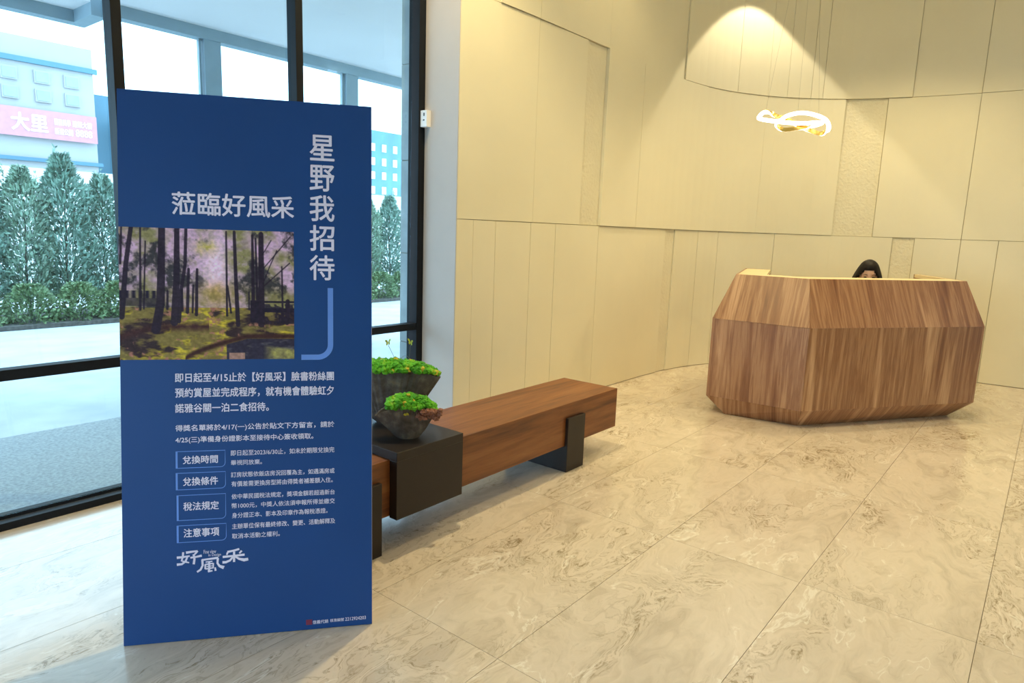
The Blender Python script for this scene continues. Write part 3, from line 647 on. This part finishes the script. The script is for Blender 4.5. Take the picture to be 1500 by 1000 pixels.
TR = [([(130, 57), (95, 300), (65, 655)], 26, 34), ([(68, 57), (58, 300)], 10, 14), ([(330, 57), (325, 300), (318, 560), (285, 740)], 42, 58), ([(430, 60), (425, 400), (408, 690)], 32, 48), ([(490, 60), (482, 300), (455, 470), (440, 685)], 18, 22),
      ([(190, 60), (185, 605)], 10, 13), ([(222, 150), (208, 600)], 7, 9), ([(505, 330), (495, 622)], 16, 20), ([(535, 440), (530, 622)], 10, 12), ([(562, 330), (555, 638)], 14, 20), ([(815, 70), (825, 400), (838, 705)], 18, 28), ([(760, 70), (763, 642)], 10, 13),
      ([(768, 440), (790, 622)], 8, 12), ([(1000, 80), (1000, 700)], 32, 44), ([(940, 90), (945, 650)], 14, 24), ([(962, 110), (972, 540)], 10, 14), ([(1145, 300), (1150, 690)], 7, 14), ([(1185, 540), (1180, 690)], 26, 30),
      ([(1012, 320), (1205, 92)], 4, 6), ([(1012, 420), (1060, 300), (1110, 190)], 4, 5), ([(1015, 440), (1200, 275)], 4, 6), ([(1010, 220), (1070, 120)], 3, 4), ([(365, 480), (362, 600)], 12, 14), ([(460, 470), (462, 610)], 12, 14), ([(915, 480), (915, 600)], 8, 8)]
for pts, wa, wb_ in TR:
    best = np.full(X.shape, 1e9); tot = sum(math.dist(pts[i], pts[i+1]) for i in range(len(pts)-1)); acc = 0
    for (x0, y0), (x1, y1) in zip(pts[:-1], pts[1:]):
        L_ = math.dist((x0, y0), (x1, y1)); t = np.clip(((X-x0)*(x1-x0)+(Y-y0)*(y1-y0))/L_**2, 0, 1)
        d = np.hypot(X-(x0+t*(x1-x0)), Y-(y0+t*(y1-y0))) - (wa+(wb_-wa)*(acc+t*L_)/tot)/2; best = np.minimum(best, d); acc += L_
    img = mixc(img, C([50, 44, 54.])*(1.0), np.clip(1-best/3.0, 0, 1)*(.93))
img *= (.86+.28*n5)[..., None]
lin = np.clip(img/255, 0, 1)**2.5*C([1.75, 1.55, 1.9])
U0, U1, V0, V1 = .0004, .5345, .9314, 1.3575
us = np.linspace(U0, U1, NX); vs = np.linspace(V1, V0, NY)
verts = [(float(u), float(v), .0008) for v in vs for u in us]
faces = [(j*NX+i, (j+1)*NX+i, (j+1)*NX+i+1, j*NX+i+1) for j in range(NY-1) for i in range(NX-1)]
mtp, ntp, bp_ = new_mat('photo_print'); at = N(ntp, 'ShaderNodeVertexColor'); at.layer_name = 'Col'
ntp.links.new(at.outputs['Color'], bp_.inputs['Base Color']); bp_.inputs['Roughness'].default_value = .5; bp_.inputs['Specular IOR Level'].default_value = .15
po = mesh('photo_print', verts, faces, mtp, poster); ca = po.data.color_attributes.new('Col', 'FLOAT_COLOR', 'POINT')
ca.data.foreach_set('color', np.concatenate([lin.reshape(-1, 3), np.ones((NX*NY, 1))], 1).astype(np.float32).ravel())
# rear strut
M_STRUT = simple('black_strut', (.02, .02, .02), .5)
for u in (.22, .57):
    a = poster.matrix_basis
    V, Fc = tube_mesh([(u, 1.15, -.018), (u, .05, -.30-.05*.0)], .009, 8)
    mesh('rear_strut', V, Fc, M_STRUT, poster)
V, Fc = tube_mesh([(.22, 1.15, -.018), (.57, 1.15, -.018)], .009, 8); mesh('rear_crossbar', V, Fc, M_STRUT, poster)

# ------------------------------------------------------------------ reception desk
do = (5.8, 1.35, 0)
desk = empty('reception_desk', do); tag(desk, 'large faceted walnut reception desk with a pale top ledge', 'desk')
def dirv(a): return Vector((math.cos(math.radians(a)), math.sin(math.radians(a)), 0))
A = [Vector((5.171, 1.935, 0)), Vector((5.207, 1.396, 0)), Vector((6.453, .543, 0))]
B = [Vector((5.01, 2.03, 0)), Vector((5.05, 1.32, 0)), Vector((6.42, .38, 0))]
D = [Vector((5.074, 1.895, 0)), Vector((5.162, 1.360, 0)), Vector((6.411, .545, 0))]
dl, dr = dirv(16.5), dirv(28)
A = [A[0]+dl*1.12]+A+[A[2]+dr*.95]; B = [B[0]+dl*1.25]+B+[B[2]+dr*1.12]; D = [D[0]+dl*1.10]+D+[D[2]+dr*.95]
ZA, ZB, ZC = 1.10, .755, .14
lv = [(D, 0.0), (B, ZC), (B, ZB), (A, ZA)]
def facet(p0, p1, p2, p3, uoff, voff):
    n = (p1-p0).cross(p3-p0).normalized(); th = .022
    ed = Vector((p1.x-p0.x, p1.y-p0.y, 0)).normalized(); mid = (p0+p1)*.5
    outer = [p0, p1, p2, p3]; inner = [p-n*th for p in outer]
    # shrink very slightly so neighbouring facets keep a visible mitre line
    sl = ((p3-p0)-ed*((p3-p0).dot(ed))).normalized()
    uv = [(uoff+(p-p0).dot(ed), voff+(p-p0).dot(sl)) for p in outer]*2
    cen = sum(outer, Vector())/4
    outer = [p+(cen-p).normalized()*.0018 for p in outer]
    V = outer+inner; Fc = [(0, 1, 2, 3), (7, 6, 5, 4), (0, 4, 5, 1), (1, 5, 6, 2), (2, 6, 7, 3), (3, 7, 4, 0)]
    mesh('facet_panel', V, Fc, M_DESK, desk, origin=do, uvs=uv)
voff = 0
for li in range(3):
    (P0, z0), (P1, z1) = lv[li], lv[li+1]; uoff = 0
    for i in range(4):
        a0 = Vector((P0[i].x, P0[i].y, z0)); b0_ = Vector((P0[i+1].x, P0[i+1].y, z0)); c0 = Vector((P1[i+1].x, P1[i+1].y, z1)); d0_ = Vector((P1[i].x, P1[i].y, z1))
        # keep u continuous from level to level: measured from the middle-level corner
        edm = (B[i+1]-B[i]).normalized(); ush = (P0[i]-B[i]).dot(edm)
        facet(a0, b0_, c0, d0_, uoff+ush, voff); uoff += (B[i+1]-B[i]).length
    voff += .6 if li != 1 else 1.0
def inset(P, ds):
    out = []; n = len(P); lines = []
    for i in range(n-1):
        e = (P[i+1]-P[i]).normalized(); nn = Vector((-e.y, e.x, 0)); lines.append((P[i]+nn*ds[i], e))
    out.append(lines[0][0])
    for i in range(n-2):
        p, r = lines[i]; q, s = lines[i+1]; c = r.x*s.y-r.y*s.x; t = ((q.x-p.x)*s.y-(q.y-p.y)*s.x)/c; out.append(p+r*t)
    e = lines[-1][1]; out.append(lines[-1][0]+e*(P[-1]-P[-2]).length); return out
# ledge ring (front wide, wings: left wide, right narrow)
def ring(name, outer, inner, z0, z1, mat):
    n = len(outer); V = []
    for P, z in ((outer, z0), (inner, z0), (outer, z1), (inner, z1)): V += [(p.x, p.y, z) for p in P]
    Fc = []
    for i in range(n-1):
        Fc += [(i, n+i, n+i+1, i+1), (2*n+i, 2*n+i+1, 3*n+i+1, 3*n+i), (i, i+1, 2*n+i+1, 2*n+i), (n+i, 3*n+i, 3*n+i+1, n+i+1)]
    Fc += [(0, 2*n, 3*n, n), (n-1, 2*n-1, 4*n-1, 3*n-1)]
    return mesh(name, V, Fc, mat, desk, origin=do)
ring('top_ledge', inset(A, [.015]*4), inset(A, [.22, .21, .21, .05]), ZA-.03, ZA-.0005, M_LEDGE)
ring('inner_lining', inset(A, [.03, .03, .03, .03]), inset(A, [.05, .05, .05, .05]), 0.02, ZA-.032, M_INNER)
Wk = inset(D, [.06, .06, .06, .06]); ring('worktop', Wk, inset(D, [.5, .42, .42, .45]), .70, .735, M_LEDGE)
# wing end boards
for i in (0, 4):
    q = [Vector((D[i].x, D[i].y, 0)), Vector((B[i].x, B[i].y, ZC)), Vector((B[i].x, B[i].y, ZB)), Vector((A[i].x, A[i].y, ZA))]
    ins = inset(A, [.22, .21, .21, .05])[i]; q += [Vector((ins.x, ins.y, ZA)), Vector((ins.x, ins.y, 0))]
    e = (dl if i == 0 else dr)*-.02; V = q+[p+e for p in q]; n = len(q)
    Fc = [tuple(range(n)), tuple(range(2*n-1, n-1, -1))]+[(k, (k+1) % n, n+(k+1) % n, n+k) for k in range(n)]
    mesh('end_board', V, Fc, M_DESK, desk, origin=do, uvs=[(p.x*.5+p.y, p.z) for p in V])

# ------------------------------------------------------------------ office chair and receptionist
PX, PY = 6.34, 1.235
ch = empty('office_chair', (PX, PY, 0)); tag(ch, 'dark office chair behind the reception desk under the seated woman', 'chair'); co_ = (PX, PY, 0)
FA = math.atan2(-PY, -PX)      # facing the camera side
ch.rotation_euler = (0, 0, FA+math.pi/2)
M_CHAIR = simple('charcoal_fabric', (.03, .03, .035), .8)
bm = bmesh.new(); bbox(bm, (-.22, -.22, .40), (.22, .22, .47), .03, 3); from_bm('seat', bm, M_CHAIR, ch, True)
bm = bmesh.new(); bbox(bm, (-.20, .20, .55), (.20, .25, .92), .022, 3); from_bm('backrest', bm, M_CHAIR, ch, True)
V, Fc = tube_mesh([(0, 0, .06), (0, 0, .40)], .025, 12); mesh('column', V, Fc, M_STRUT, ch)
V, Fc = tube_mesh([(0, .18, .42), (0, .26, .45), (0, .26, .60)], .015, 8); mesh('back_bar', V, Fc, M_STRUT, ch)
for k in range(5):
    a = 2*math.pi*k/5; c_, s_ = math.cos(a), math.sin(a)
    V, Fc = tube_mesh([(0, 0, .085), (.14*c_, .14*s_, .075), (.27*c_, .27*s_, .062)], [.022, .018, .014], 8); lg_ = mesh('leg', V, Fc, M_STRUT, ch)
    bm = bmesh.new(); bmesh.ops.create_uvsphere(bm, u_segments=12, v_segments=8, radius=.027)
    for v in bm.verts: v.co += Vector((.27*c_, .27*s_, .027))
    from_bm('castor', bm, M_STRUT, lg_, True)
M_SKIN = simple('skin', (.66, .40, .27), .5, namt=.03); M_HAIR = simple('dark_hair', (.007, .004, .004), .55, nscale=60, namt=.4, spec=.25)
M_CLOTH = simple('navy_blouse', (.03, .035, .06), .8); M_EYE = simple('eye_dark', (.02, .01, .01), .3); M_LIP = simple('lips', (.45, .12, .10), .5)
pe = empty('person', (PX, PY, 0), (0, 0, FA+math.pi/2)); tag(pe, 'seated woman with long dark hair, only forehead and eyes above the desk', 'person')
# local frame: faces -Y
def skin_body(name, joints, edges, mat, parent, sub=2):
    me = bpy.data.meshes.new(name); me.from_pydata([j[0] for j in joints], edges, []); o = link(name, me, None)
    o.modifiers.new('s', 'SKIN'); sv = me.skin_vertices[0].data
    for i, j in enumerate(joints): sv[i].radius = (j[1], j[2]) if len(j) > 2 else (j[1], j[1])
    sv[0].use_root = True; ms = o.modifiers.new('ss', 'SUBSURF'); ms.levels = sub; ms.render_levels = sub
    dg = bpy.context.evaluated_depsgraph_get(); me2 = bpy.data.meshes.new_from_object(o.evaluated_get(dg)); bpy.data.objects.remove(o)
    me2.materials.clear(); me2.materials.append(mat); me2.polygons.foreach_set('use_smooth', [True]*len(me2.polygons)); me2.name = name
    return link(name, me2, parent)
HC = Vector((0, -.12, 1.105))      # head centre
J = [((0, .08, .55), .13, .10), ((0, .06, .68), .11, .085), ((0, .03, .80), .125, .085), ((0, .0, .895), .09, .07), ((0, -.045, .955), .047, .047), ((0, -.085, 1.02), .05, .05),
     ((-.17, .01, .885), .05), ((.17, .01, .885), .05), ((-.21, -.08, .75), .04), ((.21, -.08, .75), .04), ((-.15, -.27, .765), .03), ((.15, -.27, .765), .03), ((-.12, -.33, .765), .024), ((.12, -.33, .765), .024),
     ((-.09, -.02, .54), .085), ((.09, -.02, .54), .085), ((-.10, -.34, .53), .06), ((.10, -.34, .53), .06), ((-.10, -.36, .12), .038), ((.10, -.36, .12), .038), ((-.10, -.46, .04), .033), ((.10, -.46, .04), .033)]
E_ = [(0, 1), (1, 2), (2, 3), (3, 4), (4, 5), (3, 6), (3, 7), (6, 8), (7, 9), (8, 10), (9, 11), (10, 12), (11, 13), (0, 14), (0, 15), (14, 16), (15, 17), (16, 18), (17, 19), (18, 20), (19, 21)]
skin_body('body', J, E_, M_CLOTH, pe)
for sx in (-1, 1):       # hands: palm, four fingers, thumb
    w = Vector((sx*.12, -.335, .765)); bmj = [(tuple(w), .021, .014), (tuple(w+Vector((-sx*.01, -.05, -.004))), .030, .013), (tuple(w+Vector((-sx*.014, -.08, -.006))), .030, .011)]
    ed = [(0, 1), (1, 2)]
    for k in range(4):
        b0_ = w+Vector((-sx*.014+(k-1.5)*.017, -.092, -.006)); l = (.030, .036, .033, .026)[k if sx > 0 else 3-k]
        i0 = len(bmj); bmj += [(tuple(b0_), .0078), (tuple(b0_+Vector((0, -l, .004))), .0072), (tuple(b0_+Vector((0, -2*l*.92, -.010))), .006)]; ed += [(2, i0), (i0, i0+1), (i0+1, i0+2)]
    i0 = len(bmj); bmj += [(tuple(w+Vector((-sx*.040, -.045, -.006))), .0095), (tuple(w+Vector((-sx*.060, -.075, -.010))), .008)]; ed += [(1, i0), (i0, i0+1)]
    skin_body('hand', bmj, ed, M_SKIN, pe, 1)
bm = bmesh.new(); bmesh.ops.create_uvsphere(bm, u_segments=40, v_segments=28, radius=1)
for v in bm.verts:
    x, y, z = v.co; f = max(0, -y)
    X_, Y_, Z_ = x*.076, y*.096, z*.116
    if z < 0: X_ *= 1-.30*(-z)**1.5; Y_ *= 1-.12*(-z)
    Y_ -= .018*math.exp(-((x/.16)**2)-((z+.16)/.20)**2)*(f > .3)            # nose
    Y_ += .008*(math.exp(-(((abs(x)-.38)/.18)**2)-((z-.02)/.12)**2))*(f > .3)   # eye sockets
    Y_ -= .005*math.exp(-((x/.3)**2)-((z+.50)/.09)**2)*(f > .3)
    v.co = Vector((X_, Y_, Z_))
head = from_bm('head', bm, M_SKIN, pe, True); head.location = HC; head.rotation_euler = (math.radians(8), 0, math.radians(6))
for sx in (-1, 1):
    bm = bmesh.new(); bmesh.ops.create_uvsphere(bm, u_segments=14, v_segments=8, radius=.0105)
    for v in bm.verts: v.co = Vector((v.co.x*1.25, v.co.y*.6, v.co.z*.55))+Vector((sx*.030, -.0855, .002))
    from_bm('eye', bm, M_EYE, head, True)
    V, Fc = tube_mesh([(sx*.017, -.0945, .021), (sx*.032, -.092, .026), (sx*.046, -.083, .020)], [.0022, .0026, .0014], 6); mesh('eyebrow', V, Fc, M_HAIR, head)
    bm = bmesh.new(); bmesh.ops.create_uvsphere(bm, u_segments=12, v_segments=8, radius=.03)
    for v in bm.verts: v.co = Vector((v.co.x*.3, v.co.y*.6, v.co.z))+Vector((sx*.076, .005, -.01))
    from_bm('ear', bm, M_SKIN, head, True)
V, Fc = tube_mesh([(-.022, -.083, -.052), (0, -.093, -.053), (.022, -.083, -.052)], [.003, .0055, .003], 8); mesh('mouth', V, Fc, M_LIP, head)
# hair: cap with a centre-left parting opening over the forehead, long curtains to the shoulders
bm = bmesh.new(); bmesh.ops.create_uvsphere(bm, u_segments=48, v_segments=32, radius=1)
dele = []
for v in bm.verts:
    x, y, z = v.co
    face = y < -.2 and z < .54-.7*abs(x+.03)**2 and abs(x) < .80
    if face: dele.append(v)
bmesh.ops.delete(bm, geom=dele, context='VERTS')
for v in bm.verts:
    x, y, z = v.co
    X_, Y_, Z_ = x*.090, y*.112+.004, z*.131+.004
    if z < .7:
        k = min(1, (.7-z)/1.5); X_ = math.copysign(abs(X_)+.0, X_)*(1+.35*k)+math.copysign(.030*k, x)-(.030*k if x < 0 else 0); Z_ -= .17*k; Y_ += .01*k
    rr = 1+.012*math.sin(40*math.atan2(y, x)); v.co = Vector((X_*rr, Y_*rr, Z_))
hair = from_bm('hair', bm, M_HAIR, head, True)
sm = hair.modifiers.new('t', 'SOLIDIFY'); sm.thickness = .008; sm.offset = -1

# ------------------------------------------------------------------ twisted ring pendant lamp
KP = [(370, 405, 0, 0), (440, 348, -.02, .2), (560, 376, .05, 1), (650, 398, .08, .8), (740, 432, .10, .8), (870, 503, .06, .9), (1000, 568, .0, 1), (1090, 594, -.04, .9), (1150, 545, -.07, .1), (1120, 450, -.05, 0), (1010, 375, .02, 0), (850, 332, .08, 0), (700, 365, .07, 0),
      (612, 440, .02, 0), (585, 515, -.05, .4), (660, 563, -.08, 1), (770, 550, -.06, 1), (880, 518, .0, .9), (980, 485, .06, .3), (1060, 452, .11, 0), (1085, 430, .13, 0), (1020, 438, .10, 0), (900, 476, -.03, 0), (720, 490, -.10, 0), (520, 470, -.10, 0), (400, 440, -.05, 0)]
LC = Vector((5.724, 1.784, 2.305)); lx = Vector((.297, -.954, -.037)); ly = Vector((.954, .297, 0)); KS = 1/7.5/199.0
ctrl = [((p[0]-770)*KS, p[2], -(p[1]-460)*KS, p[3]) for p in KP]
def loop4(Cn, n=10):
    out = []; m_ = len(Cn)
    for i in range(m_):
        a, b_, c_, d_ = (np.array(Cn[(i+k) % m_]) for k in (-1, 0, 1, 2))
        for k in range(n):
            t = k/n; out.append(.5*((2*b_)+(c_-a)*t+(2*a-5*b_+4*c_-d_)*t*t+(3*b_-a-3*c_+d_)*t**3))
    return out
pts4 = loop4(ctrl); lamp = empty('pendant_lamp', LC); tag(lamp, 'glowing twisted knot-shaped LED pendant lamp with gold band above the desk', 'lamp')
def wp(p): return lx*p[0]+ly*p[1]+Vector((0, 0, p[2]))
cen = [wp(p) for p in pts4]; n = len(cen); toc = -ly
VG, FG, VL, FL = [], [], [], []
for i in range(n):
    t = (cen[(i+1) % n]-cen[i-1]).normalized(); a = (t.cross(toc)).normalized(); nn = a.cross(t).normalized()
    if nn.dot(toc) < 0: nn = -nn
    tw = (1-min(1, max(0, pts4[i][3])))            # 1: LED faces the room, 0: gold back faces the room
    ang = math.pi*(1-tw); face = nn*math.cos(ang)+a*math.sin(ang); wd = t.cross(face).normalized()
    hw, th = .0150, .010
    base = cen[i]
    for (s_, f_) in ((-hw, -th), (hw, -th), (hw, 0), (-hw, 0)): VG.append(base+wd*s_+face*f_)
    for (s_, f_) in ((-hw, .0006), (hw, .0006), (hw*.9, .009), (-hw*.9, .009)): VL.append(base+wd*s_+face*f_)
for i in range(n):
    j = (i+1) % n
    for k in range(4):
        k2 = (k+1) % 4; FG.append((4*i+k, 4*j+k, 4*j+k2, 4*i+k2)); FL.append((4*i+k, 4*j+k, 4*j+k2, 4*i+k2))
mesh('gold_band', VG, FG, M_GOLD, lamp); mesh('led_strip', VL, FL, M_LED, lamp)
for dx, dyy in ((-.22, 0), (.22, 0), (.02, .07)):
    i = min(range(n), key=lambda q: abs(pts4[q][0]-dx)-pts4[q][2]*2)
    V, Fc = tube_mesh([cen[i], cen[i]*.3+Vector((0, 0, (CEIL-LC.z)*.7)), Vector((0, 0, CEIL-LC.z-.02))], .0005, 4); mesh('suspension_wire', V, Fc, M_WIRE, lamp)
bm = bmesh.new(); bmesh.ops.create_cone(bm, cap_ends=True, segments=32, radius1=.07, radius2=.07, depth=.025)
for v in bm.verts: v.co.z += CEIL-LC.z-.0125
from_bm('ceiling_rose', bm, M_GOLD, lamp)

# ------------------------------------------------------------------ small wall sensor
so = (3.25, 3.40, 2.09); sn = empty('wall_sensor', so); tag(sn, 'small white box sensor on the white pier beside the window frame', 'sensor')
M_PLAST = simple('white_plastic', (.85, .84, .84), .4)
box('housing', (3.208, 3.368, 2.035), (3.2475, 3.428, 2.142), M_PLAST, sn, so, .004)
box('sensor_slot', (3.2065, 3.388, 2.105), (3.2085, 3.398, 2.125), M_STRUT, sn, so); box('sensor_slot', (3.2065, 3.388, 2.075), (3.2085, 3.402, 2.083), M_STRUT, sn, so)
# ceiling downlight fittings
for k, (x, y, p, a) in enumerate(DOWN):
    f = empty('downlight', (x, y, CEIL)); tag(f, 'round recessed ceiling downlight above the frame', 'light', 'recessed ceiling downlights')
    bm = bmesh.new(); bmesh.ops.create_cone(bm, cap_ends=False, segments=24, radius1=.065, radius2=.05, depth=.012)
    for v in bm.verts: v.co.z -= .007
    from_bm('trim_ring', bm, M_WHITE, f)
